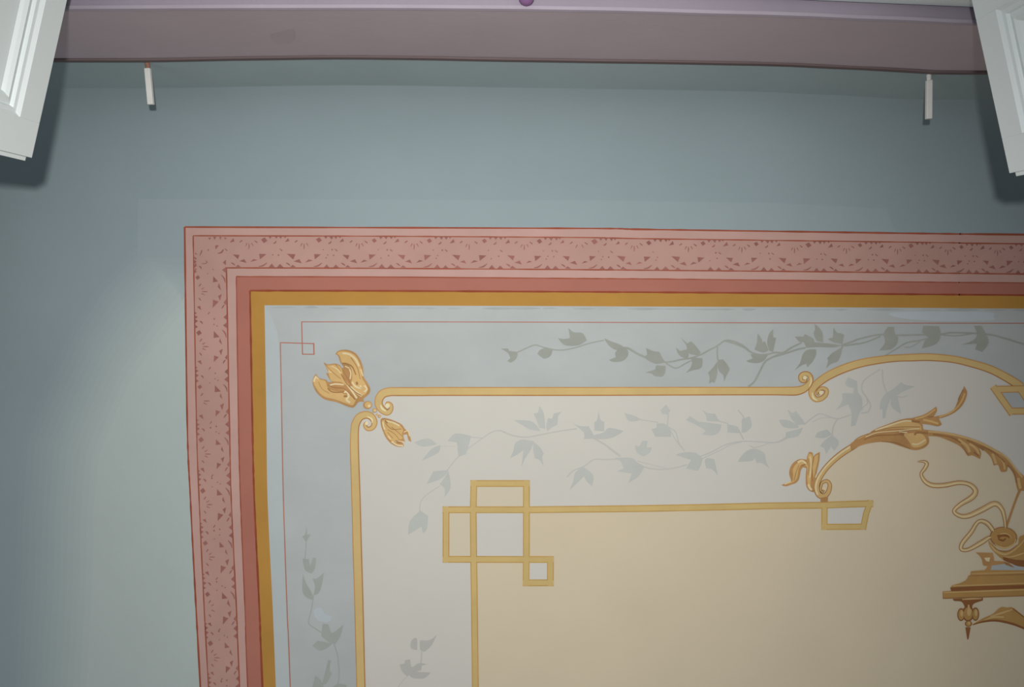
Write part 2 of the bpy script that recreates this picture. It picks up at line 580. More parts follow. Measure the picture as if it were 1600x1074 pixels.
border = empty('painted_border', c0, 'pink and ochre painted border with stencilled flowers framing the ceiling panel', 'painted border')
ring(E_OUT, E_IN, 1).build('pink_stripe', M_PINK, border)
sband = ring(E_IN, E_SB, 1).build('stencil_band', M_PINKD, border)
ring(E_SB, E_SA, 1).build('pink_stripe', M_PINK, border)
ring(E_SA, E_DR, 1).build('salmon_stripe', M_SALM, border)
ring(E_DR, E_OC, 1).build('ochre_stripe', M_OCH, border)
def line_part(e, w, off, name, mat):
    P = Part()
    i = min(range(len(e)), key=lambda k: e[k][0] + e[k][1])
    rnd = random.Random(int(w * 100) + int(e[0][1]))
    for half in (e[:i + 1], e[i:]):
        q = smooth_open(half, 14)
        q = [(p[0] + off, p[1] + off, w * (1 + 0.28 * rnd.uniform(-1, 1))) for p in q]
        add_stroke(P, q, 2, curve=False)
    return P.build(name, mat, border)
line_part(E_OUT, 2.6, 1.2, 'edge_line', M_LINE)
line_part(E_IN, 1.7, 0.0, 'edge_line', M_LINE)
line_part(E_SB, 1.8, 0.0, 'edge_line', M_LINE)
line_part(E_SA, 1.6, 0.0, 'edge_line', M_LINE)
line_part(E_DR, 2.8, 0.0, 'edge_line', paint('dark_red_line', (140, 70, 48), 0.78, 0.12, 20.0))

UNIT_TRI = [[(-30, 9.5), (-25, 3.5), (-23.3, 8)], [(19.5, 5), (24, 2.2), (27.5, 6.5), (23, 9.5)],
            [(-25.5, 28.5), (-14.5, 29.2), (-17.2, 36)], [(15.8, 28.8), (25.5, 29.2), (17, 36.4)],
            [(-14, 39.4), (-7, 36.6), (-4, 42)], [(3.4, 40.8), (8, 36.6), (13.4, 38.2)],
            [(-21.5, 48.8), (-18, 45.4), (-13, 48.9)],
            [(31.5, 49.6), (36, 44.2), (40.5, 49.6)], [(44.5, 49.6), (49, 44.6), (54, 49.6)],
            [(31, 0), (33.5, 3.8), (36.5, 0)], [(39, 0), (42.5, 4.2), (45, 0)], [(47, 0), (50, 4), (52.5, 0)], [(54, 0), (56, 2.6), (58, 0)]]
UNIT_STR = [[(0, 11.5, 0.8), (0.2, 16, 1.5), (-0.2, 20.5, 0.7)], [(-5.5, 16, 0.7), (-3, 11, 1.5)], [(4, 11, 1.5), (6.8, 15.5, 0.7)],
            [(-14.5, 9.5, 1.4), (-10.5, 6.6, 1.9)], [(8.6, 7, 1.2), (13, 10.2, 1.9)],
            [(-28, 42, 0.8), (-24.5, 44, 2.2), (-21.5, 46.4, 0.8)], [(15, 48, 0.8), (22, 46.6, 2.3), (28, 42, 0.8)],
            [(38, 11.5, 1.2), (41, 10, 2.2), (42.5, 7.5, 1.0)], [(-38, 20, 1), (-34, 23, 1.6)]]
UNIT_DOT = [(37, 29.5, 1.0), (46.2, 30, 1.2), (44, 21, 1.3), (34.5, 34, 1.0), (30, 21, 0.9)]
def motif(f, rnd):
    """f maps unit coordinates (along, across) to the photo survey."""
    P = Part()
    for t in UNIT_TRI:
        j = rnd.uniform(0.95, 1.28)
        cx, cy = sum(p[0] for p in t) / len(t), sum(p[1] for p in t) / len(t)
        ox, oy = rnd.uniform(-.7, .7), rnd.uniform(-.5, .5) if cy > 5 and cy < 45 else 0
        add_poly(P, [f(cx + (p[0] - cx) * j + ox, cy + (p[1] - cy) * j + oy) for p in t], 2)
    for s in UNIT_STR:
        if rnd.random() < 0.06:
            continue
        add_stroke(P, [f(p[0], p[1]) + (p[2],) for p in s], 2, n=4)
    for x, y, r in UNIT_DOT:
        if rnd.random() < 0.2:
            continue
        add_blob(P, f(x, y), r, r, 2, n=8)
    return P
def top_y(e, u):
    i = min(range(len(e)), key=lambda k: e[k][0] + e[k][1])
    pts = sorted(smooth_open(e[:i + 1], 6))
    if u < pts[0][0]:
        return pts[0][1]
    for a, b in zip(pts, pts[1:]):
        if a[0] <= u <= b[0]:
            return a[1] + (b[1] - a[1]) * (u - a[0]) / max(1e-6, b[0] - a[0])
    return pts[0][1] if u < pts[0][0] else pts[-1][1]
def left_x(e, v):
    i = min(range(len(e)), key=lambda k: e[k][0] + e[k][1])
    pts = sorted((p[1], p[0]) for p in smooth_open(e[i:], 6))
    if v < pts[0][0]:
        return pts[0][1]
    for a, b in zip(pts, pts[1:]):
        if a[0] <= v <= b[0]:
            return a[1] + (b[1] - a[1]) * (v - a[0]) / max(1e-6, b[0] - a[0])
    return pts[0][1] if v < pts[0][0] else pts[-1][1]
rnd = random.Random(5)
u, k = 389.0, 0
while u < 2300:
    per = 86.0 if u < 900 else (max(77.0, 86.0 - (u - 900) * 0.0145))
    def f(a, c, u=u, per=per):
        uu = u + a * per / 86.0
        y0, y1 = top_y(E_IN, uu) + 0.6, top_y(E_SB, uu) - 0.6
        return (uu, y0 + (y1 - y0) * c / 49.8)
    motif(f, rnd).build('stencil_motif', M_STEN, sband)
    u += per
for v0 in [456, 542, 627, 710, 789, 871, 951, 1028.5, 1107, 1185, 1263, 1341, 1419]:
    def f(a, c, v0=v0):
        vv = v0 - a * 0.94
        x0, x1 = left_x(E_IN, vv) + 0.6, left_x(E_SB, vv) - 0.6
        return (x0 + (x1 - x0) * c / 49.8, vv)
    motif(f, rnd).build('stencil_motif', M_STEN, sband)
q7 = crop(300, 360, 10)
P = Part()
for t in [[(250, 115), (275, 150), (300, 115)], [(330, 100), (350, 150), (380, 105)], [(425, 100), (440, 150), (465, 105)],
          [(500, 110), (515, 145), (545, 120)], [(360, 235), (420, 235), (370, 300)], [(45, 345), (90, 380), (50, 375)],
          [(50, 420), (75, 445), (45, 470)], [(45, 500), (75, 540), (45, 560)], [(45, 590), (75, 610), (50, 630)]]:
    add_poly(P, q7(t), 2)
for s in [[(400, 365, 8), (460, 345, 26), (490, 300, 16)], [(150, 520, 8), (205, 520, 12), (235, 500, 14), (215, 475, 10)],
          [(120, 400, 8), (150, 330, 22), (155, 310, 8)], [(245, 300, 18), (265, 320, 12)]]:
    add_stroke(P, q7(s), 2)
P.build('stencil_motif', M_STEN, sband)

# paler repaint round the border; at lower left light falloff is painted in too
def mix_mat(t):
    a, b = (139, 153, 158), (170, 181, 178)
    return paint('ceiling_tone_%d' % round(t * 100), tuple(p + (q - p) * t for p, q in zip(a, b)), 0.78, 0.03, 3.0, bump=0.15)
LZ_OUT = [(289, 380), (250, 430), (205, 490), (160, 550), (124, 620), (98, 700), (86, 800), (80, 920), (78, 1074), (80, 1800)]
LZ_DIR = [(0, 0), (-.7, -.7), (-.8, -.7), (-.8, -.6), (-.9, -.4), (-1, -.2), (-1, 0), (-1, 0), (-1, 0), (-1, 0)]
P = Part()
add_poly(P, [(216, 311), (600, 312), (900, 313), (1200, 317), (1385, 322), (1392, 345), (1400, 363), (1250, 361), (1000, 357.3), (900, 355.8),
             (600, 354.4), (287.3, 353.7), (291.3, 660), (250, 640), (225, 560), (214, 440)], 0.1)
P.build('pale_strip', mix_mat(0.16), ceil)
P = Part()
NF = 13
for k in range(NF):
    lay = 0.25 + 0.055 * k
    o = (NF // 2 - k) * 10.0
    outer = [(p[0] + d[0] * o + (4 * math.sin(n * 2.1) if n else 0), p[1] + d[1] * o) for n, (p, d) in enumerate(zip(LZ_OUT, LZ_DIR))]
    outer[0] = (289, 380 + k * 12)
    loop = [cpt(q, lay) for q in outer + [(352, 1800), (311.9, 1074), (305.6, 960), (296.3, 780), (291.3, 660), (290.5, 600)]]
    tris = tessellate_polygon([[Vector((q.x, q.y, 0)) for q in loop]])
    n0 = len(P.v)
    P.v += loop
    for a, b, c in tris:
        cz = (loop[b] - loop[a]).cross(loop[c] - loop[a]).z
        P.f.append([n0 + a, n0 + b, n0 + c] if cz < 0 else [n0 + a, n0 + c, n0 + b])
        P.mi.append(k)
P.build('repaint_and_falloff', [mix_mat((k + 1) / NF) for k in range(NF)], ceil)

# ------------------------------------------------------------------ painted fields
FAR_U, FAR_V = 2500, 1800
P = Part()
add_poly(P, E(E_OC) + [(2500, 1800)], 1)
blue = P.build('painted_field', M_BLUE)
tag(blue, 'pale blue-grey painted field between the ochre stripe and the gold moulding', 'painted panel')
P = Part()
add_poly(P, [(413.3, 477.2), (416.3, 660), (418, 780), (426.5, 960), (431, 1074), (456, 1800), (476, 1800), (452, 1074), (447, 960), (441, 780), (439, 660), (437, 560), (434, 520), (422, 490)], 1.5)
P.build('pale_margin', M_BLUEP, blue)
P = Part()
rs = random.Random(3)
for k in range(26):
    uu = 418 + k * 46 + rs.uniform(0, 18); ln = rs.uniform(20, 60)
    y0 = 478.5 + (uu - 418) * 0.0036 + 2.2
    add_stroke(P, [(uu, y0, 0.6), (uu + ln * .5, y0 + rs.uniform(-.8, .8), rs.uniform(1.6, 4.2)), (uu + ln, y0, 0.5)], 1.5)
P.build('brushed_smear', M_SMEAR, blue)
P = Part()
add_poly(P, smooth_closed([(1392, 489), (1450, 487), (1545, 488), (1552, 495), (1548, 501), (1470, 502), (1405, 497)], 4, 9), 1.6)
add_poly(P, smooth_closed([(490, 955), (501, 950), (508, 960), (518, 964), (514, 972), (497, 970)], 4, 9), 1.6)
P.build('retouched_patch', M_TOUCH, blue)

WF = [(568, 1800), (564.4, 1074), (560, 930), (556.3, 780), (553.8, 700), (554.5, 672), (561, 655), (574, 648), (590, 645), (588, 630), (596, 617), (612, 612.3),
      (900, 612), (1230, 611.5), (1252, 609), (1266, 606), (1272, 603), (1281, 595.8), (1297, 586), (1320, 575.6), (1349, 567.3), (1384, 561.4), (1420, 559.6),
      (1452, 558.4), (1487, 561.4), (1517, 568), (1546.6, 576.8), (1570, 588.7), (1586, 598), (1598, 608), (2500, 612), (2500, 1800)]
P = Part(); add_poly(P, WF, 2)
offw = P.build('painted_field', M_OFFW)
tag(offw, 'off-white painted field inside the gold moulding', 'painted panel')
CF = [(748, 1800), (742.7, 1074), (741.5, 930), (740.5, 870), (740, 797), (900, 796.2), (1100, 793), (1290, 789.5), (1281, 760), (1283, 745), (1291, 728), (1304, 715), (1321, 702),
      (1340, 694), (1366, 684), (1400, 678), (1432, 674), (1455, 678.5), (1480, 683), (1508, 690), (1532, 701), (1556, 716), (1575, 730), (1590, 750), (1602, 775),
      (1616, 800), (1760, 800), (1850, 700), (1900, 690), (2500, 690), (2500, 1800)]
P = Part(); add_poly(P, CF, 3)
crm = P.build('painted_field', M_CREAM)
tag(crm, 'cream painted centre field enclosed by the strapwork and the acanthus arch', 'painted panel')

# ------------------------------------------------------------------ thin red line with corner square
P = Part()
RL = [(471.3, 503.1), (700, 503.2), (1000, 504.2), (1300, 505), (1600, 505.4), (2500, 507)]
add_stroke(P, RL, 3, 1.25)
q4 = crop(270, 330, 3.58)
add_stroke(P, [(471.3, 502.6), (472.6, 554.3)], 3, 1.6)
add_stroke(P, [(471.8, 553.7), (491.6, 553.9)], 3, 1.5)
add_stroke(P, [(490.6, 554.5), (490.2, 536.4)], 3, 1.9)
add_stroke(P, [(491, 537.2), (437.6, 535.6)], 3, 1.5)
add_stroke(P, [(438, 535.2), (440.2, 650), (442.8, 780), (448.8, 960), (453.5, 1074), (478, 1800)], 3, 1.5)
rl = P.build('painted_line', M_RED)
tag(rl, 'thin red-brown painted line crossing in a small square at the corner', 'painted line')

# ------------------------------------------------------------------ gold mouldings
def moulding(name, pts, label, eyes=(), shine=(), lo=4.0, dark_side=0.36):
    root = empty(name, cpt(pts[len(pts) // 2], lo), label, 'painted moulding')
    P = Part(); add_stroke(P, pts, lo, n=7, grow=0.35); P.build('edge_shade', M_GOLDD, root)
    P = Part(); add_stroke(P, pts, lo + 1, n=7, grow=-1.1); P.build('gold_band', M_GOLD, root)
    th = [(p[0], p[1], 1.7) for p in pts]
    P = Part()
    q = smooth_open(pts, 7)
    q2 = [(p[0], p[1], p[2]) for p in q]
    # brown line along the inner side
    L = []
    for i, p in enumerate(q2):
        a, b = q2[max(i - 1, 0)], q2[min(i + 1, len(q2) - 1)]
        d = math.hypot(b[0] - a[0], b[1] - a[1]) or 1
        nx, ny = -(b[1] - a[1]) / d, (b[0] - a[0]) / d
        L.append((p[0] + nx * p[2] * dark_side * 1.25, p[1] + ny * p[2] * dark_side * 1.25, 1.5))
    add_stroke(P, L, lo + 2, curve=False)
    P.build('shadow_line', M_GOLDB, root)
    if eyes:
        P = Part()
        for c, r in eyes:
            add_blob(P, c, r, r, lo + 3)
        P.build('scroll_eye', M_GOLDL, root)
    if shine:
        P = Part()
        for s in shine:
            add_stroke(P, s, lo + 3)
        P.build('highlight', M_GOLDL, root)
    return root
cl = crop(540, 600, 9.77)
cs = crop(1230, 540, 8.42)
ck = crop(1410, 540, 8.42)
mh = cl([(612, 340, 20), (640, 300, 55), (688, 325, 60), (690, 390, 70), (640, 437, 90), (565, 400, 110), (508, 320, 118), (515, 225, 125), (575, 150, 130), (680, 122, 130), (800, 120, 130), (1172, 120, 130)])
mh += [(700, 612, 13.3), (900, 612, 13.3), (1100, 611.5, 12.8), (1200, 611.4, 12.6)]
mh += cs([(0, 602, 112), (120, 600, 112), (210, 575, 100), (280, 520, 85), (312, 450, 65), (290, 390, 60), (235, 372, 60), (185, 395, 60), (178, 440, 55), (200, 470, 45), (240, 465, 35), (250, 430, 25)])
moulding('painted_moulding', mh, 'straight horizontal gold moulding with a scroll at each end', [(cl([(640, 335)])[0], 3.6), (cs([(232, 425)])[0], 3.0)],
         [cl([(535, 320, 10), (560, 380, 30), (620, 420, 10)]), cs([(290, 540, 8), (315, 480, 18), (310, 420, 8)])])
mv = cl([(350, 612, 25), (310, 600, 40), (295, 640, 50), (340, 690, 60), (410, 668, 72), (440, 590, 88), (395, 505, 105), (310, 475, 112), (215, 510, 120), (155, 610, 125), (138, 720, 125), (135, 900, 130)])
mv += [(554.2, 716, 13.6), (556.3, 780, 13.8), (558.6, 870, 13.8), (560.4, 930, 13.8), (564, 1074, 13.6), (569, 1250, 13.8), (580, 1800, 14)]
moulding('painted_moulding', mv, 'long vertical gold moulding running down from the corner scroll', [(cl([(322, 605)])[0], 2.8)],
         [cl([(330, 500, 8), (400, 540, 26), (405, 600, 8)])], dark_side=-0.36)
ma = cs([(440, 625, 25), (405, 640, 40), (415, 590, 45), (465, 565, 50), (515, 590, 55), (505, 650, 60), (445, 700, 66), (370, 705, 75), (325, 640, 85), (345, 560, 100), (430, 475, 105), (560, 390, 108), (760, 300, 108), (1000, 228, 104), (1300, 180, 95), (1500, 165, 90)])
ma += ck([(130, 160, 95), (350, 155, 95), (650, 180, 92), (900, 235, 95), (1150, 312, 100), (1350, 412, 105), (1480, 490, 112), (1560, 548, 112)])
moulding('painted_moulding', ma, 'arched gold moulding rising from a scroll above the vine', [(cs([(445, 622)])[0], 3.2)],
         [cs([(330, 620, 10), (345, 690, 26), (400, 725, 8)])], dark_side=0.36)

# ------------------------------------------------------------------ strapwork
def strap(root, items, lo, w, fills, body=M_YEL, dark=M_YELD, name='strap'):
    for nm, mat, ps in fills:
        P = Part()
        for p in ps:
            add_poly(P, p, lo)
        P.build(nm, mat, root)
    for it in items:
        P = Part()
        add_stroke(P, it, lo + 1, w, mi=0, curve=False, grow=0.15)
        add_stroke(P, it, lo + 2, w, mi=1, curve=False, grow=-1.25)
        P.build(name, [dark, body], root)
ct5 = crop(680, 740, 5.655)
root = empty('painted_strapwork', cpt((780, 830), 4), 'interlaced square yellow strapwork knot at the corner of the cream field', 'painted strapwork')
HB = ct5([(65, 322), (835, 322)]) + [(1000, 795), (1100, 793.2), (1200, 790.8), (1285, 789.8)] + crop(1200, 680, 5.965)([(700, 648), (980, 640)])
items = [ct5([(342, 62), (336, 320), (340, 760), (345, 1074)]) + [(742.7, 1074), (748, 1800)],
         ct5([(310, 90), (836, 90)]), ct5([(806, 64), (805, 760), (802, 995)]), HB,
         ct5([(96, 293), (95, 788)]), ct5([(65, 760), (1047, 762)]), ct5([(1018, 736), (1017, 996)]), ct5([(773, 968), (1047, 968)])]
strap(root, items, 4, 10.2, [('cream_fill', M_CREAMP, [ct5([(340, 90), (805, 90), (805, 322), (340, 322)]), ct5([(96, 322), (336, 322), (340, 760), (96, 760)])]),
                             ('white_fill', M_OFFW, [ct5([(338, 322), (805, 322), (805, 762), (338, 762)]), ct5([(805, 762), (1018, 762), (1018, 968), (803, 968)])])])
r5 = crop(1200, 680, 5.965)
root = empty('painted_strap_end', cpt((1322, 808), 4), 'yellow strap end box with a slanting side under the acanthus scroll', 'painted strapwork')
strap(root, [r5([(527, 650), (525, 885)]), r5([(500, 857), (908, 855)]), r5([(958, 612), (915, 730), (884, 882)])], 4, 9.3,
      [('white_fill', M_OFFW, [r5([(530, 650), (940, 645), (890, 855), (527, 857)])])])
root = empty('painted_strap_end', cpt((1585, 620), 7), 'gold strap end box where the arched moulding meets the right edge', 'painted strapwork')
strap(root, [ck([(1200, 580), (2100, 562)]), ck([(1192, 540), (1450, 905)]), ck([(1395, 866), (2100, 858)]), ck([(1560, 590), (1760, 880)])], 8, 10.6,
      [('blue_fill', M_BLUE, [ck([(1230, 580), (2100, 565), (2100, 860), (1420, 866)])])], M_GOLD, M_GOLDD)

# ------------------------------------------------------------------ vines
def vine(label, mats, lo, leaves, stems):
    allp = [p for l in leaves for p in l]
    c = (sum(p[0] for p in allp) / len(allp), sum(p[1] for p in allp) / len(allp))
    root = empty('painted_vine', cpt(c, lo), label, 'painted vine')
    for i, s in enumerate(stems):
        P = Part(); add_stroke(P, s, lo + 0.02 * i); P.build('vine_stem', mats[1], root)
    for i, l in enumerate(leaves):
        P = Part(); add_poly(P, smooth_closed(l, 3, 0.95), lo + 1 + 0.015 * i)
        P.build('leaf', mats[0], root)
def W_(pts, w):
    return [p + (w,) for p in pts]
ca, cb, cc, cd = crop(770, 490, 8), crop(970, 490, 8), crop(1140, 490, 8), crop(1340, 490, 6.154)
leaves = [ca(l) for l in [
    [(100, 440), (190, 440), (205, 470), (300, 480), (310, 520), (280, 580), (225, 615), (180, 595), (220, 560), (185, 490)],
    [(555, 500), (600, 450), (680, 430), (750, 450), (720, 530), (650, 565), (600, 540)],
    [(815, 310), (900, 320), (965, 305), (945, 180), (1010, 235), (1120, 245), (1175, 335), (1080, 395), (960, 405), (880, 385)],
    [(1390, 310), (1480, 350), (1600, 395), (1645, 440), (1540, 455), (1450, 400)],
    [(1455, 580), (1540, 545), (1530, 490), (1600, 410), (1660, 430), (1695, 490), (1670, 560), (1600, 600), (1500, 605)]]]
leaves += [cb(l) for l in [
    [(315, 430), (400, 470), (480, 480), (520, 560), (560, 610), (440, 630), (330, 580), (300, 540), (330, 510)],
    [(305, 740), (430, 700), (440, 650), (560, 655), (555, 740), (520, 790), (430, 785), (380, 750)],
    [(740, 295), (830, 375), (880, 350), (940, 410), (1000, 490), (960, 520), (880, 510), (820, 480), (820, 400)],
    [(690, 425), (740, 470), (820, 450), (850, 520), (830, 565), (760, 545), (710, 490)],
    [(870, 550), (1020, 560), (1020, 640), (990, 690), (900, 710), (810, 745), (870, 680), (890, 610)],
    [(1210, 580), (1280, 575), (1330, 640), (1360, 700), (1330, 760), (1290, 855), (1280, 770), (1235, 730), (1210, 660)],
    [(1205, 600), (1205, 760), (1170, 870), (1145, 855), (1100, 880), (1110, 800), (1090, 740), (1150, 680)]]]
leaves += [cc(l) for l in [
    [(350, 250), (400, 320), (405, 365), (440, 350), (490, 460), (420, 490), (310, 450), (340, 370)],
    [(545, 195), (545, 300), (582, 305), (560, 400), (545, 480), (500, 470), (470, 370), (490, 260)],
    [(210, 590), (290, 565), (260, 510), (350, 510), (480, 520), (430, 590), (350, 620), (240, 610)],
    [(815, 290), (920, 290), (940, 258), (1040, 310), (1060, 360), (1200, 372), (1300, 385), (1400, 400), (1300, 425), (1100, 420), (960, 430), (930, 360), (870, 350)],
    [(1060, 130), (1110, 170), (1160, 240), (1170, 360), (1090, 340), (1050, 250), (1070, 200)],
    [(970, 455), (1080, 450), (1080, 520), (1040, 600), (970, 675), (960, 630), (900, 650), (805, 718), (880, 620), (910, 520)],
    [(1300, 175), (1340, 240), (1390, 250), (1432, 268), (1410, 380), (1300, 360), (1228, 320), (1290, 300)],
    [(1410, 420), (1390, 520), (1350, 600), (1270, 630), (1203, 692), (1230, 600), (1220, 560), (1290, 490)]]]
leaves += [cd(l) for l in [
    [(290, 130), (350, 130), (360, 200), (390, 230), (380, 290), (320, 345), (208, 355), (260, 290), (260, 240), (250, 190)],
    [(630, 120), (780, 125), (800, 200), (760, 290), (618, 337), (650, 260), (690, 240), (620, 180)],
    [(1120, 120), (1190, 120), (1230, 190), (1260, 280), (1200, 370), (1130, 345), (1150, 290), (1000, 300), (1110, 260), (1150, 200)]]]
stems = [ca(W_([(300, 490), (440, 425), (530, 395), (640, 425), (780, 455), (900, 455), (1060, 420), (1200, 375), (1390, 335)], 14)),
         ca(W_([(1640, 430), (1700, 440), (1800, 500), (1910, 550)], 26)),
         cb(W_([(560, 610), (650, 600), (760, 575), (870, 560), (1000, 515), (1100, 460), (1200, 410), (1290, 345), (1350, 335)], 20)),
         cb(W_([(540, 600), (640, 670), (710, 680), (800, 630), (880, 590)], 16)),
         cb([(1300, 345, 20), (1350, 345, 38), (1450, 375, 42), (1550, 425, 30), (1620, 480, 22), (1720, 515, 22), (1840, 510, 20), (1920, 490, 22), (2030, 490, 22), (2130, 430, 22), (2260, 365, 22)]),
         cb(W_([(1210, 420), (1205, 500), (1212, 580)], 18)),
         cc(W_([(620, 515), (520, 555), (440, 610), (370, 740), (310, 850), (235, 915)], 24)),
         cc(W_([(560, 540), (700, 500), (850, 450), (950, 430)], 22)),
         cc(W_([(1390, 400), (1500, 365), (1600, 325)], 22)), cc(W_([(1400, 405), (1500, 395), (1600, 378)], 20)),
         cc(W_([(1410, 390), (1405, 440)], 22)),
         cd(W_([(0, 250), (200, 205), (400, 210), (620, 205), (800, 200), (900, 185), (1100, 190), (1250, 200), (1400, 235), (1600, 295), (1800, 330)], 15)),
         cd(W_([(0, 295), (100, 270), (220, 220)], 13)), cd(W_([(800, 205), (950, 215), (1100, 195)], 10)),
         cd(W_([(250, 415), (390, 330), (480, 280), (600, 260), (690, 235)], 13)), cd(W_([(450, 325), (520, 320), (600, 270)], 8))]
vine('sage-grey leafy vine trailing across the blue field above the gold moulding', (M_VINE1, M_VINE1S), 3, leaves, stems)

ce, cf, cg, ch = crop(630, 620, 4.88), crop(780, 620, 7.16), crop(950, 620, 6.154), crop(1200, 560, 6.4)
leaves = [ce(l) for l in [
    [(80, 350), (190, 318), (258, 365), (150, 382)], [(285, 370), (265, 430), (140, 490), (215, 400)],
    [(338, 340), (400, 280), (517, 300), (500, 370), (480, 440), (420, 460), (410, 350)],
    [(178, 667), (230, 570), (345, 560), (320, 600), (270, 635)], [(345, 565), (362, 690), (315, 768), (315, 700), (280, 670), (320, 610)],
    [(130, 870), (190, 910), (180, 1010), (150, 1042), (140, 990), (38, 1055), (50, 950)]]]
leaves += [cf(l) for l in [
    [(160, 262), (260, 265), (370, 280), (440, 350), (460, 385), (350, 370), (260, 320)],
    [(450, 105), (500, 190), (515, 360), (450, 350), (420, 270), (385, 190), (435, 180)],
    [(705, 165), (660, 220), (650, 310), (600, 340), (540, 385), (525, 330), (545, 240), (590, 250), (610, 190)],
    [(180, 520), (260, 480), (390, 500), (350, 600), (290, 690), (248, 795), (270, 600), (200, 650), (120, 692), (160, 600)],
    [(385, 510), (450, 560), (500, 640), (480, 680), (500, 780), (450, 710), (400, 690), (380, 600)],
    [(810, 288), (900, 330), (1000, 330), (1050, 420), (1080, 470), (945, 475), (945, 400)],
    [(1110, 155), (1135, 260), (1175, 280), (1175, 390), (1065, 380), (1065, 290), (1095, 260)],
    [(1060, 430), (1170, 400), (1230, 350), (1395, 385), (1290, 450), (1190, 475), (1090, 470)],
    [(940, 790), (1000, 830), (1055, 890), (1040, 1003), (980, 950), (950, 890), (880, 960), (788, 1048), (830, 940), (850, 850)]]]
leaves += [cg(l) for l in [
    [(60, 590), (230, 590), (290, 650), (350, 680), (290, 770), (195, 832), (230, 740), (85, 720), (150, 690), (120, 620)],
    [(258, 468), (300, 480), (330, 425), (380, 428), (370, 490), (424, 488), (400, 540), (340, 577), (280, 540)],
    [(158, 158), (240, 180), (325, 220), (240, 240), (190, 225)],
    [(418, 313), (465, 300), (468, 258), (540, 260), (600, 310), (605, 387), (455, 385)],
    [(505, 130), (560, 75), (600, 140), (570, 175), (520, 165)],
    [(648, 560), (740, 535), (850, 545), (910, 600), (880, 690), (850, 712), (750, 690), (800, 610)],
    [(950, 590), (1020, 600), (1040, 680), (1057, 760), (1000, 700), (945, 690), (930, 620)],
    [(748, 225), (790, 188), (870, 240), (960, 250), (1090, 270), (1080, 320), (1020, 372), (898, 362), (940, 330), (880, 290)],
    [(903, 123), (960, 160), (1030, 165), (1060, 220), (1095, 242), (950, 235), (940, 180)],
    [(1145, 268), (1240, 290), (1272, 352), (1150, 345)],
    [(1285, 220), (1362, 188), (1382, 280), (1330, 340), (1285, 347)],
    [(1310, 540), (1400, 500), (1500, 540), (1520, 620), (1553, 690), (1480, 640), (1430, 640), (1410, 590), (1380, 620), (1245, 627)]]]
leaves += [ch(l) for l in [
    [(193, 510), (240, 550), (280, 528), (350, 620), (372, 660), (290, 670), (230, 600)],
    [(108, 618), (200, 620), (310, 680), (290, 700), (160, 690)], [(178, 740), (300, 710), (352, 690), (300, 780), (178, 802)],
    [(468, 792), (500, 740), (590, 713), (640, 760), (560, 800)],
    [(640, 770), (700, 820), (702, 870), (660, 925), (630, 880), (580, 962), (560, 900), (518, 880), (570, 820)],
    [(770, 240), (800, 188), (890, 230), (900, 340), (940, 400), (940, 500), (910, 560), (875, 672), (830, 682), (835, 560), (820, 500), (800, 460), (675, 518), (740, 430), (740, 350), (850, 350), (860, 300), (790, 280)],
    [(1180, 350), (1250, 310), (1330, 240), (1380, 270), (1475, 280), (1360, 330), (1290, 370), (1310, 450), (1332, 558), (1270, 520), (1230, 470), (1230, 400), (1190, 500), (1172, 602), (1145, 602), (1145, 510), (1115, 510), (1130, 420)]]]
stems = [ce(W_([(330, 570), (420, 460), (560, 350), (690, 265), (781, 270)], 8)), ce(W_([(500, 308), (600, 316)], 7)), ce(W_([(260, 378), (400, 380)], 3)),
         ce(W_([(285, 680), (190, 740), (135, 800), (125, 880)], 7)),
         cf(W_([(0, 375), (150, 435), (300, 455), (450, 430), (600, 400), (750, 375), (870, 360)], 16)),
         cf(W_([(1060, 465), (1200, 550), (1360, 670)], 20)), cf(W_([(760, 900), (830, 830), (950, 780), (1060, 705), (1200, 705), (1350, 695)], 15)),
         cg(W_([(0, 490), (110, 575)], 13)), cg(W_([(230, 610), (360, 680), (480, 700), (620, 690), (760, 655)], 13)), cg(W_([(280, 620), (420, 655), (560, 690)], 7)),
         cg(W_([(310, 222), (480, 248)], 10)), cg(W_([(582, 165), (570, 285)], 13)), cg(W_([(575, 290), (650, 340), (680, 440), (735, 525)], 12)),
         cg(W_([(600, 330), (660, 430), (735, 525)], 9)),
         cg(W_([(880, 580), (1000, 530), (1140, 460), (1300, 430), (1450, 435), (1625, 440), (1720, 400)], 13)), cg(W_([(900, 600), (1060, 525), (1180, 465), (1300, 432)], 9)),
         cg(W_([(1080, 240), (1145, 258), (1170, 290)], 11)), cg(W_([(1240, 290), (1305, 415)], 14)), cg(W_([(1250, 130), (1300, 190), (1300, 230)], 13)),
         cg(W_([(1360, 470), (1420, 490), (1560, 445)], 9)),
         ch(W_([(0, 850), (100, 835), (180, 790)], 12)), ch(W_([(360, 665), (440, 600), (520, 555), (600, 580), (700, 605), (830, 565)], 13)),
         ch(W_([(440, 640), (530, 600), (640, 595)], 8)),
         ch(W_([(700, 605), (655, 680), (642, 775)], 15)),
         ch(W_([(1120, 110), (1000, 190), (950, 240), (940, 320), (990, 400), (1025, 470), (1000, 535), (930, 550)], 15)),
         ch(W_([(985, 400), (995, 450), (950, 490), (940, 520)], 11)), ch(W_([(1145, 110), (1150, 230), (1190, 350)], 14)), ch(W_([(1280, 380), (1340, 390), (1395, 375)], 12))]
vine('faint blue-grey leafy vine winding across the off-white field', (M_VINE2, M_VINE2S), 3, leaves, stems)

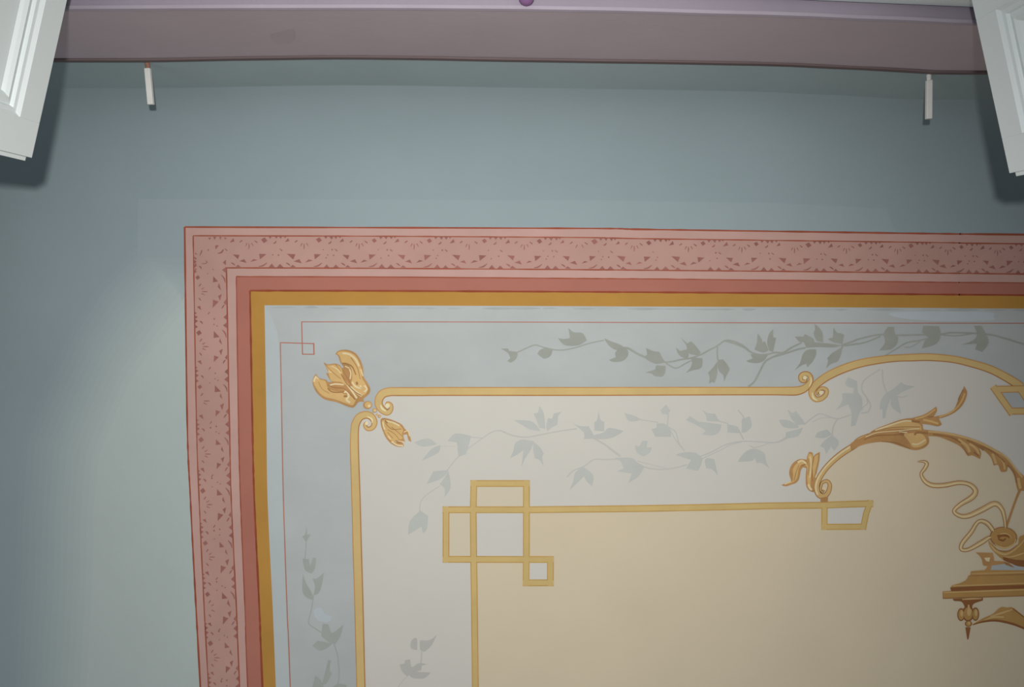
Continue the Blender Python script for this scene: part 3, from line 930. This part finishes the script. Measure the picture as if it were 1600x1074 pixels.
ci = crop(440, 800, 3.92)
leaves = [ci(l) for l in [
    [(150, 80), (156, 140), (177, 138), (150, 186), (126, 152), (145, 135)],
    [(128, 288), (165, 290), (175, 340), (190, 285), (208, 282), (205, 340), (185, 378), (150, 365), (135, 330)],
    [(130, 382), (150, 440), (180, 490), (195, 540), (160, 530), (128, 490)],
    [(258, 373), (245, 450), (225, 500), (195, 510), (205, 460), (188, 408), (215, 410)],
    [(250, 688), (285, 690), (300, 740), (320, 740), (377, 692), (360, 760), (330, 810), (290, 800), (243, 762)],
    [(188, 822), (220, 790), (310, 810), (270, 840), (230, 850)],
    [(285, 908), (300, 913), (292, 970), (307, 990), (275, 1050), (245, 1062), (265, 990)],
    [(185, 1090), (205, 1008), (235, 1030), (262, 1090)], [(305, 1085), (350, 1055), (400, 1065), (380, 1100)],
    [(240, 1150), (300, 1130), (330, 1200), (270, 1210)], [(340, 1180), (390, 1150), (400, 1230), (350, 1250)]]]
stems = [ci(W_([(150, 180), (148, 230), (140, 300)], 5)), ci(W_([(195, 510), (182, 600), (165, 680), (205, 715), (250, 745)], 6)),
         ci(W_([(320, 808), (345, 900), (348, 1040), (310, 1090), (330, 1200), (340, 1300)], 6))]
vine('pale grey vine climbing the left side of the blue field', (M_VINE3, M_VINE3S), 3, leaves, stems)
cj = crop(600, 970, 10.33)
leaves = [cj(l) for l in [
    [(440, 330), (500, 278), (535, 310), (535, 477), (470, 470), (428, 430)],
    [(575, 320), (740, 315), (855, 225), (770, 400), (650, 510), (580, 470)],
    [(248, 708), (330, 700), (340, 640), (420, 628), (440, 750), (480, 740), (560, 690), (695, 705), (610, 730), (600, 800), (520, 830), (755, 840), (700, 900), (620, 940), (470, 930), (400, 880), (370, 900), (290, 820)],
    [(100, 1250), (200, 1180), (240, 1300), (150, 1400)], [(-60, 1330), (60, 1300), (80, 1420), (-30, 1450)]]]
stems = [cj(W_([(610, 480), (590, 700), (500, 800)], 26)), cj(W_([(385, 890), (240, 1060), (150, 1250), (120, 1500)], 14))]
vine('small faint vine sprig low on the off-white field near the vertical moulding', (paint('faint_grey_vine_paint', (178, 177, 171), 0.78, 0.03, 20.0), M_VINE2S), 3, leaves, stems)

# ------------------------------------------------------------------ corner ornament
k_ = crop(470, 530, 8.954)
root = empty('painted_acanthus_cup', cpt((545, 600), 4), 'golden acanthus leaf cup with beads and a hanging bud at the moulding corner', 'painted ornament')
sil = [(163, 597), (183, 527), (210, 486), (255, 545), (355, 572), (378, 600), (440, 600), (400, 560), (352, 478), (388, 480), (365, 420), (315, 322), (375, 355), (470, 343), (540, 365), (578, 412),
       (602, 390), (555, 330), (520, 235), (482, 215), (520, 168), (620, 148), (740, 182), (820, 268), (870, 400), (882, 530), (930, 610), (972, 700), (952, 770), (880, 835), (890, 880), (810, 882), (740, 957), (660, 947),
       (510, 887), (340, 847), (240, 772), (184, 682)]
polys([k_(sil)], 4).build('outline', M_TAND, root)
polys([k_([(180, 610), (200, 540), (215, 510), (260, 560), (345, 590), (375, 680), (440, 720), (560, 745), (600, 770), (690, 790), (770, 850), (730, 925), (640, 905), (500, 850), (350, 815), (260, 750), (205, 670)]),
       ], 5).build('petal', M_TAN, root)
polys([k_([(505, 205), (540, 178), (640, 175), (735, 210), (800, 285), (845, 410), (855, 540), (900, 620), (935, 700), (915, 760), (850, 790), (760, 740), (700, 640), (720, 540), (700, 400), (640, 350), (580, 340), (545, 240)])],
      5).build('petal', M_TAN, root)
polys([k_([(335, 345), (380, 370), (470, 358), (540, 380), (575, 430), (600, 545), (680, 640), (620, 640), (560, 600), (440, 590), (410, 550), (385, 470), (375, 420)])], 5).build('centre_leaf', M_TAN, root)
strokes([k_(W_(s, w)) for s, w in [([(585, 200), (680, 215), (765, 285), (815, 380)], 26), ([(680, 420), (700, 480), (690, 560)], 18), ([(620, 380), (680, 410)], 16),
        ([(215, 520), (190, 570), (185, 600)], 26), ([(220, 540), (250, 560)], 16), ([(650, 640), (710, 720), (785, 830)], 26), ([(690, 670), (770, 740), (855, 795)], 34),
        ([(600, 740), (650, 745), (670, 800), (640, 850), (690, 890)], 30), ([(720, 600), (760, 660), (840, 690), (830, 650)], 24), ([(890, 650), (925, 700), (890, 740)], 26),
        ([(400, 650), (480, 630), (600, 640)], 20), ([(390, 450), (430, 470)], 14), ([(430, 380), (510, 420), (560, 480)], 12), ([(840, 420), (870, 520)], 14)]], 7).build('highlight', M_TANL, root)
strokes([k_(W_(s, w)) for s, w in [([(375, 690), (440, 740), (560, 745), (610, 730)], 16), ([(380, 640), (470, 680), (590, 690), (660, 740), (760, 850)], 12), ([(565, 490), (640, 620), (760, 740), (850, 790)], 14),
        ([(580, 340), (640, 345), (720, 390), (770, 500)], 16), ([(330, 335), (420, 440), (560, 560)], 7), ([(480, 350), (560, 450)], 7), ([(590, 440), (660, 560), (720, 660)], 10), ([(780, 600), (790, 640)], 30),
        ([(600, 800), (650, 800)], 26), ([(245, 600), (300, 700), (400, 760)], 6), ([(700, 260), (790, 400), (830, 560)], 9)]], 8).build('shadow_line', M_UMB, root)
for (x, y, rx, ry) in [(335, 325, 70, 62), (440, 405, 34, 34), (478, 470, 18, 18), (515, 497, 26, 26)]:
    P = Part(); c = cl([(x, y)])[0]
    add_blob(P, c, rx / 9.77, ry / 9.77, 6, 0); add_blob(P, (c[0] + rx * 0.1 / 9.77, c[1] - ry * .05 / 9.77), rx * .75 / 9.77, ry * .75 / 9.77, 7, 1)
    add_blob(P, (c[0] + rx * 0.35 / 9.77, c[1] + ry * .2 / 9.77), rx * .3 / 9.77, ry * .35 / 9.77, 8, 2)
    P.build('bead', [M_TAND, M_TAN, M_TANL], root)
bud = polys([cl([(538, 540), (600, 522), (720, 556), (850, 618), (905, 690), (965, 742), (1003, 885), (960, 862), (938, 772), (880, 778), (888, 830), (910, 892), (850, 880), (888, 930), (885, 958), (800, 962), (700, 917), (620, 832), (568, 720), (538, 620)])], 6)
bo_ = bud.build('bud', M_TAND, root)
polys([cl([(556, 560), (610, 548), (720, 580), (835, 640), (880, 710), (860, 760), (870, 840), (800, 860), (740, 890), (660, 840), (600, 740), (560, 630)])], 7).build('bud_fill', M_TAN, bo_)
strokes([cl(W_(s, w)) for s, w in [([(620, 570), (720, 590), (825, 640)], 26), ([(570, 580), (580, 650), (600, 700)], 24), ([(700, 880), (790, 935), (880, 945)], 24), ([(890, 740), (950, 720), (975, 800)], 14), ([(650, 800), (690, 850)], 14), ([(760, 890), (820, 875), (900, 890)], 14)]], 8).build('bud_highlight', M_TANL, bo_)
strokes([cl(W_(s, w)) for s, w in [([(600, 590), (700, 690), (850, 690)], 9), ([(640, 700), (740, 760), (820, 850)], 8), ([(700, 660), (800, 740), (860, 800)], 8), ([(640, 740), (720, 830)], 8), ([(600, 560), (640, 600)], 20), ([(760, 870), (830, 900)], 16)]], 8).build('bud_vein', M_UMB, bo_)

# ------------------------------------------------------------------ acanthus arch
m_, n_, o_, p_, q_, rr = crop(1215, 680, 8.95), crop(1330, 590, 8), crop(1430, 660, 8.95), crop(1420, 700, 5.967), crop(1460, 820, 10.74), crop(1460, 880, 8.26)
root = empty('painted_acanthus_arch', cpt((1430, 690), 5), 'brown acanthus arch with a curled leaf end, spanning above the ribbon', 'painted ornament')
leaf = polys([m_([(50, 702), (130, 668), (190, 640), (162, 540), (178, 450), (230, 380), (310, 338), (408, 345), (412, 300), (440, 236), (488, 250), (497, 305), (530, 270), (592, 236), (586, 340), (570, 430), (545, 540), (530, 660), (505, 805), (440, 777), (400, 712), (392, 600), (402, 465), (355, 450), (325, 500), (302, 610), (262, 667), (200, 692), (120, 718)])], 5)
lf = leaf.build('curled_leaf', M_TAND, root)
polys([m_([(110, 695), (205, 650), (215, 560), (215, 480), (260, 405), (330, 375), (400, 390), (430, 440), (425, 300), (450, 260), (485, 290), (500, 420), (470, 560), (460, 700), (490, 770), (430, 730), (415, 600), (410, 450), (340, 415), (295, 470), (275, 600), (220, 660)]),
       m_([(520, 300), (570, 275), (562, 360), (535, 470), (505, 600), (490, 500), (505, 400)])], 6).build('leaf_fill', M_TAN, lf)
strokes([m_(W_(s, w)) for s, w in [([(280, 385), (340, 360), (400, 400)], 26), ([(455, 300), (470, 420), (450, 600)], 16), ([(430, 690), (450, 740), (480, 770)], 30), ([(100, 690), (190, 650)], 14), ([(545, 550), (530, 600)], 14)]], 7).build('leaf_highlight', M_TANL, lf)
strokes([m_(W_(s, w)) for s, w in [([(500, 320), (480, 480), (485, 650)], 10), ([(300, 420), (260, 520), (230, 640)], 8), ([(430, 330), (440, 420), (425, 560)], 8), ([(325, 430), (390, 410)], 16)]], 7).build('leaf_vein', M_UMB, lf)
sp = m_([(655, 752, 22), (625, 800, 28), (598, 755, 34), (622, 672, 40), (688, 645, 44), (730, 700, 52), (705, 805, 64), (640, 860, 72), (575, 830, 78), (548, 740, 80), (575, 620, 76), (655, 490, 75), (765, 370, 78), (905, 255, 82), (1060, 155, 85)])
sp += n_([(120, 790, 95), (300, 735, 110)])
P = Part(); add_stroke(P, sp, 5, n=8, grow=0.4); P.build('scroll_outline', M_UMB, root)
P = Part(); add_stroke(P, sp, 6, n=8, grow=-0.75); P.build('scroll_stem', M_TAN, root)
P = Part(); add_stroke(P, [(p[0], p[1], p[2] * .32) for p in sp[8:]], 7, n=8, shift=-0.55); P.build('highlight', M_TANL, root)
P = Part(); add_blob(P, m_([(655, 752)])[0], 2.3, 2.3, 8); P.build('scroll_eye', M_TANL, root)
polys([m_([(600, 880), (705, 860), (702, 940), (600, 940)])], 6, False).build('foot', M_TAND, root)
sh = polys([n_([(0, 820), (180, 728), (300, 648), (450, 588), (620, 528), (760, 512), (880, 570), (900, 640), (930, 670), (965, 740), (973, 810), (940, 862), (860, 902), (770, 907), (650, 872), (500, 822), (380, 806), (250, 820), (120, 852), (0, 912)])], 7).build('sheath_leaf', M_TAND, root)
polys([n_([(160, 760), (300, 670), (450, 610), (620, 550), (750, 540), (860, 590), (880, 660), (640, 640), (420, 650), (260, 700)]),
       n_([(640, 700), (860, 700), (930, 760), (940, 820), (860, 870), (770, 870), (720, 800)])], 8).build('sheath_fill', M_TAN, sh)
strokes([n_(W_(s, w)) for s, w in [([(300, 665), (480, 600), (650, 548), (750, 545)], 20), ([(180, 745), (330, 690), (560, 670), (850, 640)], 10), ([(760, 830), (830, 835), (930, 780)], 16), ([(600, 680), (700, 690)], 12)]], 9).build('sheath_highlight', M_TANL, sh)
strokes([n_(W_(s, w)) for s, w in [([(160, 780), (300, 730), (520, 720), (640, 710)], 16), ([(250, 690), (430, 640), (640, 620), (860, 620)], 9), ([(610, 700), (660, 720)], 34), ([(790, 720), (830, 690), (960, 700)], 24), ([(380, 800), (560, 820), (740, 890)], 12)]], 9).build('sheath_vein', M_UMB, sh)
td = polys([n_([(740, 513), (900, 468), (1000, 410), (1062, 362), (1072, 420), (1030, 490), (1100, 478), (1200, 448), (1290, 388), (1338, 280), (1388, 190), (1408, 105), (1448, 180), (1432, 270), (1372, 372), (1272, 452), (1150, 502), (1095, 512), (1135, 590), (1080, 612), (980, 592), (780, 562)])], 9).build('tendril', M_TAND, root)
strokes([n_(W_(s, w)) for s, w in [([(800, 520), (930, 480), (1050, 400)], 18), ([(900, 530), (1000, 550), (1090, 580)], 26), ([(1100, 495), (1250, 435), (1360, 330), (1420, 200)], 20)]], 10).build('tendril_fill', M_TAN, td)
strokes([n_(W_(s, w)) for s, w in [([(760, 548), (860, 556)], 24), ([(960, 495), (1030, 490)], 16), ([(1340, 290), (1350, 250), (1400, 150)], 12)]], 11).build('tendril_vein', M_UMB, td)
ar = polys([o_([(90, 100), (250, 118), (500, 150), (700, 200), (900, 268), (1100, 370), (1250, 460), (1350, 580), (1450, 690), (1530, 765), (1600, 900), (1640, 1100), (1560, 1040), (1521, 962), (1440, 972), (1410, 870), (1380, 740), (1300, 610), (1282, 690), (1200, 692), (1160, 600), (1098, 608), (1060, 500), (980, 410), (890, 360), (922, 430), (908, 518), (800, 465), (735, 470), (680, 390), (600, 320), (450, 250), (300, 200), (90, 195)])], 6).build('arch_branch', M_TAND, root)
strokes([o_(W_(s, w)) for s, w in [([(180, 130), (400, 150), (620, 195), (860, 270), (1100, 390), (1280, 500), (1400, 650), (1500, 770)], 26), ([(600, 240), (720, 330), (760, 420)], 40), ([(760, 300), (860, 380), (890, 470)], 34), ([(1080, 440), (1110, 520), (1130, 580)], 36), ([(1170, 470), (1230, 560), (1255, 660)], 26), ([(1440, 780), (1470, 930)], 40)]], 8).build('branch_fill', M_STONL, ar)
strokes([o_(W_(s, w)) for s, w in [([(250, 170), (500, 210), (640, 290)], 22), ([(640, 310), (700, 400), (740, 455)], 12), ([(720, 250), (860, 320), (960, 390)], 30), ([(860, 320), (1000, 370), (1150, 460), (1250, 560)], 20), ([(1290, 600), (1380, 700), (1420, 850)], 18), ([(820, 420), (890, 470)], 26)]], 9).build('branch_vein', M_UMB, ar)
P = Part(); add_stroke(P, p_([(1040, 385, 26), (1000, 480, 22), (950, 620, 22), (908, 745, 22)]), 6); P.build('hanging_rod', M_TAND, root)

# ------------------------------------------------------------------ ribbon
root = empty('painted_ribbon', cpt((1490, 790), 5), 'tan painted ribbon looping out from the urn scroll', 'painted ornament')
rb1 = p_([(82, 130, 10), (140, 128, 26), (168, 150, 38), (148, 195, 36), (116, 245, 30), (150, 312, 40), (220, 350, 46), (330, 350, 46), (470, 326, 42), (570, 345, 42), (622, 402, 50), (590, 462, 54), (480, 530, 42), (422, 592, 36), (480, 636, 42), (560, 634, 48), (680, 580, 54), (800, 522, 52), (866, 570, 42), (893, 660, 36), (905, 790, 24)])
rb2 = p_([(800, 795, 40), (730, 705, 46), (650, 690, 36), (580, 790, 42), (500, 890, 42), (492, 948, 36), (560, 948, 38), (680, 882, 46), (760, 834, 34), (840, 830, 20)])
for rb in (rb1, rb2):
    P = Part(); add_stroke(P, rb, 8, n=8, mi=0); add_stroke(P, rb, 9, n=8, mi=1, grow=-1.1)
    add_stroke(P, [(p[0], p[1], p[2] * .28) for p in rb], 10, n=8, mi=2, shift=0.2)
    P.build('ribbon_loop', [M_UMB, M_RIB, M_TANL], root)

# ------------------------------------------------------------------ urn scroll and pedestal
AX = 1672.0
def mir(uv):
    return [(2 * AX - p[0], p[1]) + tuple(p[2:]) for p in uv]
def mpolys(items, layer, smooth=True, sharp=1.0):
    return polys(items + [mir(i) for i in items], layer, smooth, sharp)
root = empty('painted_urn', cpt((1570, 860), 5), 'brown painted urn with a big round scroll standing on the pedestal', 'painted ornament')
def to_ax(pts, v0, v1):
    mx = max(p[0] for p in pts)
    for i in range(len(pts)):
        a, b = pts[i], pts[(i + 1) % len(pts)]
        if a[0] > mx - 2 and b[0] > mx - 2:
            ins = [(AX, v0), (AX, v1)] if a[1] < b[1] else [(AX, v1), (AX, v0)]
            return pts[:i + 1] + ins + pts[i + 1:]
    return pts + [(AX, v0), (AX, v1)]
mpolys([to_ax(q_([(1504, 170), (1400, 330), (1250, 440), (1100, 440), (985, 340), (903, 260), (930, 370), (1020, 480), (1150, 590), (1300, 655), (1504, 710)]), 836, 886)], 7).build('urn_bowl', M_STONE, root)
mpolys([to_ax(q_([(1150, 540), (1300, 580), (1504, 600), (1504, 712), (1300, 657), (1160, 600)]), 878, 888)], 8).build('bowl_shade', M_STOND, root)
P = Part()
for flip in (False,):
    g = lambda x: x
    c = g(q_([(1160, 215)]))[0]
    add_blob(P, c, 21.8, 16.6, 9, 0, 0.1); add_blob(P, (c[0], c[1] - .6), 19.8, 14.6, 10, 1, 0.1)
    add_stroke(P, g(q_([(1010, 320, 8), (1080, 370, 30), (1200, 390, 34), (1330, 330, 26), (1370, 240, 10)])), 11, mi=2)
    add_stroke(P, g(q_([(1060, 210, 60), (1130, 185, 40), (1220, 190, 40), (1260, 230, 12)])), 11, mi=3)
    add_stroke(P, g(q_([(1100, 165, 14), (1180, 150, 22), (1260, 180, 14), (1300, 240, 6)])), 11, mi=2)
    add_stroke(P, g(q_([(1070, 240, 26), (1150, 270, 34), (1200, 230, 16)])), 12, mi=3)
P.build('urn_scroll', [M_UMB, M_STONE, M_STONL, M_STOND], root)
P = Part()
for g in ((lambda x: x), mir):
    add_stroke(P, g(q_([(930, 330, 10), (1030, 440, 40), (1180, 500, 40), (1320, 440, 30), (1450, 330, 20), (1504, 260, 20)])), 8)
    add_stroke(P, g(q_([(1160, 540, 8), (1300, 540, 22), (1504, 480, 22)])), 8)
P.build('bowl_highlight', M_STONL, root)
P = Part()
for g in ((lambda x: x),):
    add_stroke(P, g(q_([(1000, 390, 8), (1100, 440, 18), (1250, 440, 18), (1380, 350, 12)])), 9)
    add_poly(P, g(q_([(1160, 620), (1250, 645), (1345, 728), (1280, 705), (1195, 675)])), 9)
P.build('bowl_vein', M_UMB, root)

root = empty('painted_pedestal', cpt((1560, 920), 5), 'brown painted pedestal shelf with a turned pendant and leafy swag below', 'painted ornament')
kk = polys([q_([(688, 468), (980, 475), (1000, 560), (1000, 612), (1160, 620), (1182, 657), (1010, 682), (965, 690), (950, 742), (920, 782), (838, 772), (895, 700), (818, 682), (800, 600), (760, 530)])], 6).build('strap_end', M_TAND, root)
polys([q_([(835, 558), (935, 553), (922, 622), (870, 612)])], 7).build('strap_opening', M_TANL, kk)
mpolys([to_ax(q_([(905, 770), (960, 690), (1160, 665), (1504, 690)]), 884, 893)], 5, False).build('blue_fill', M_BLUE, root)
mpolys([to_ax(rr([(470, 108), (650, 92), (1157, 95), (1157, 150), (460, 168)]), 891.4, 898)], 6, False).build('shelf_fillet', M_STONE, root)
mpolys([to_ax(rr([(436, 166), (1157, 145), (1157, 300), (212, 352), (203, 322), (230, 288), (330, 262), (400, 228), (428, 192)]), 897.5, 916)], 6, False).build('shelf_body', M_STONE, root)
mpolys([to_ax(rr([(205, 318), (560, 300), (1157, 284), (1157, 330), (215, 366)]), 914, 919)], 7, False).build('shelf_shade', M_STOND, root)
mpolys([to_ax(rr([(108, 368), (230, 360), (1157, 328), (1157, 432), (108, 466)]), 919, 931.5)], 6, False).build('shelf_slab', M_STONE, root)
P = Part()
for g in ((lambda x: x), mir):
    add_stroke(P, g(rr([(110, 384, 12), (600, 366, 14), (1157, 346, 14)]) + [(AX, 920.5, 1.7)]), 8, curve=False)
    add_stroke(P, g(rr([(240, 295, 14), (600, 285, 12), (1157, 262, 12)]) + [(AX, 911, 1.5)]), 8, curve=False)
    add_stroke(P, g(rr([(475, 140, 10), (1157, 122, 12)]) + [(AX, 894.5, 1.5)]), 8, curve=False)
P.build('shelf_highlight', M_STONL, root)
P = Part()
for g in ((lambda x: x), mir):
    add_stroke(P, g(rr([(108, 458, 14), (1157, 424, 12)]) + [(AX, 930.5, 1.5)]), 8, curve=False)
    add_stroke(P, g(rr([(440, 168, 9), (1157, 150, 9)]) + [(AX, 897.6, 1.2)]), 8, curve=False)
    add_stroke(P, g(rr([(112, 368, 8), (112, 462, 8)])), 8, curve=False)
P.build('shelf_line', M_UMB, root)
pd = polys([rr([(238, 464), (628, 450), (626, 486), (525, 520), (490, 555), (490, 600), (400, 600), (382, 545), (345, 500), (255, 490)])], 7, True, 0.9).build('pendant', M_STOND, root)
P = Part()
for g in ((lambda x: x),):
    for cx, cy, rx, ry in ((345, 668, 50, 84), (530, 662, 48, 88), (435, 655, 78, 102), (440, 785, 46, 40)):
        c = g(rr([(cx, cy)]))[0]
        add_blob(P, c, rx / 8.26, ry / 8.26, 8, 0); add_blob(P, c, rx * .74 / 8.26, ry * .82 / 8.26, 9, 1)
        add_blob(P, (c[0] + rx * .15 / 8.26, c[1] - ry * .2 / 8.26), rx * .35 / 8.26, ry * .5 / 8.26, 10, 2)
    add_poly(P, g(rr([(400, 830), (468, 830), (440, 988), (424, 988)])), 8, 0)
P.build('pendant_bulb', [M_STOND, M_STONE, M_STONL], pd)
P = Part()
for g in ((lambda x: x),):
    add_stroke(P, g(rr([(360, 472, 12), (480, 464, 20), (610, 462, 10)])), 8); add_stroke(P, g(rr([(440, 540, 20), (450, 600, 30), (480, 620, 16)])), 11)
P.build('pendant_highlight', M_STONL, pd)
sw = mpolys([rr([(488, 797), (620, 718), (750, 660), (830, 588), (880, 568), (940, 578), (1012, 578), (1157, 690)]) + [(1630, 985), (AX, 1000), (AX, 1018), (1625, 1000)] + rr([(1157, 862), (1020, 802), (880, 762), (740, 757), (600, 777), (500, 806)])], 6).build('swag', M_STONE, root)
P = Part()
for g in ((lambda x: x),):
    add_stroke(P, g(rr([(720, 690, 10), (860, 650, 26), (1010, 600, 12)])), 7, mi=1)
    add_stroke(P, g(rr([(500, 795, 10), (640, 758, 22), (800, 745, 28), (1000, 785, 30), (1157, 845, 24)]) ), 7, mi=0)
    add_stroke(P, g(rr([(640, 740, 6), (760, 700, 26), (900, 700, 20)])), 8, mi=1)
    add_stroke(P, g(rr([(1010, 590, 10), (1157, 700, 14)])), 8, mi=0)
P.build('swag_vein', [M_STOND, M_STONL], sw)
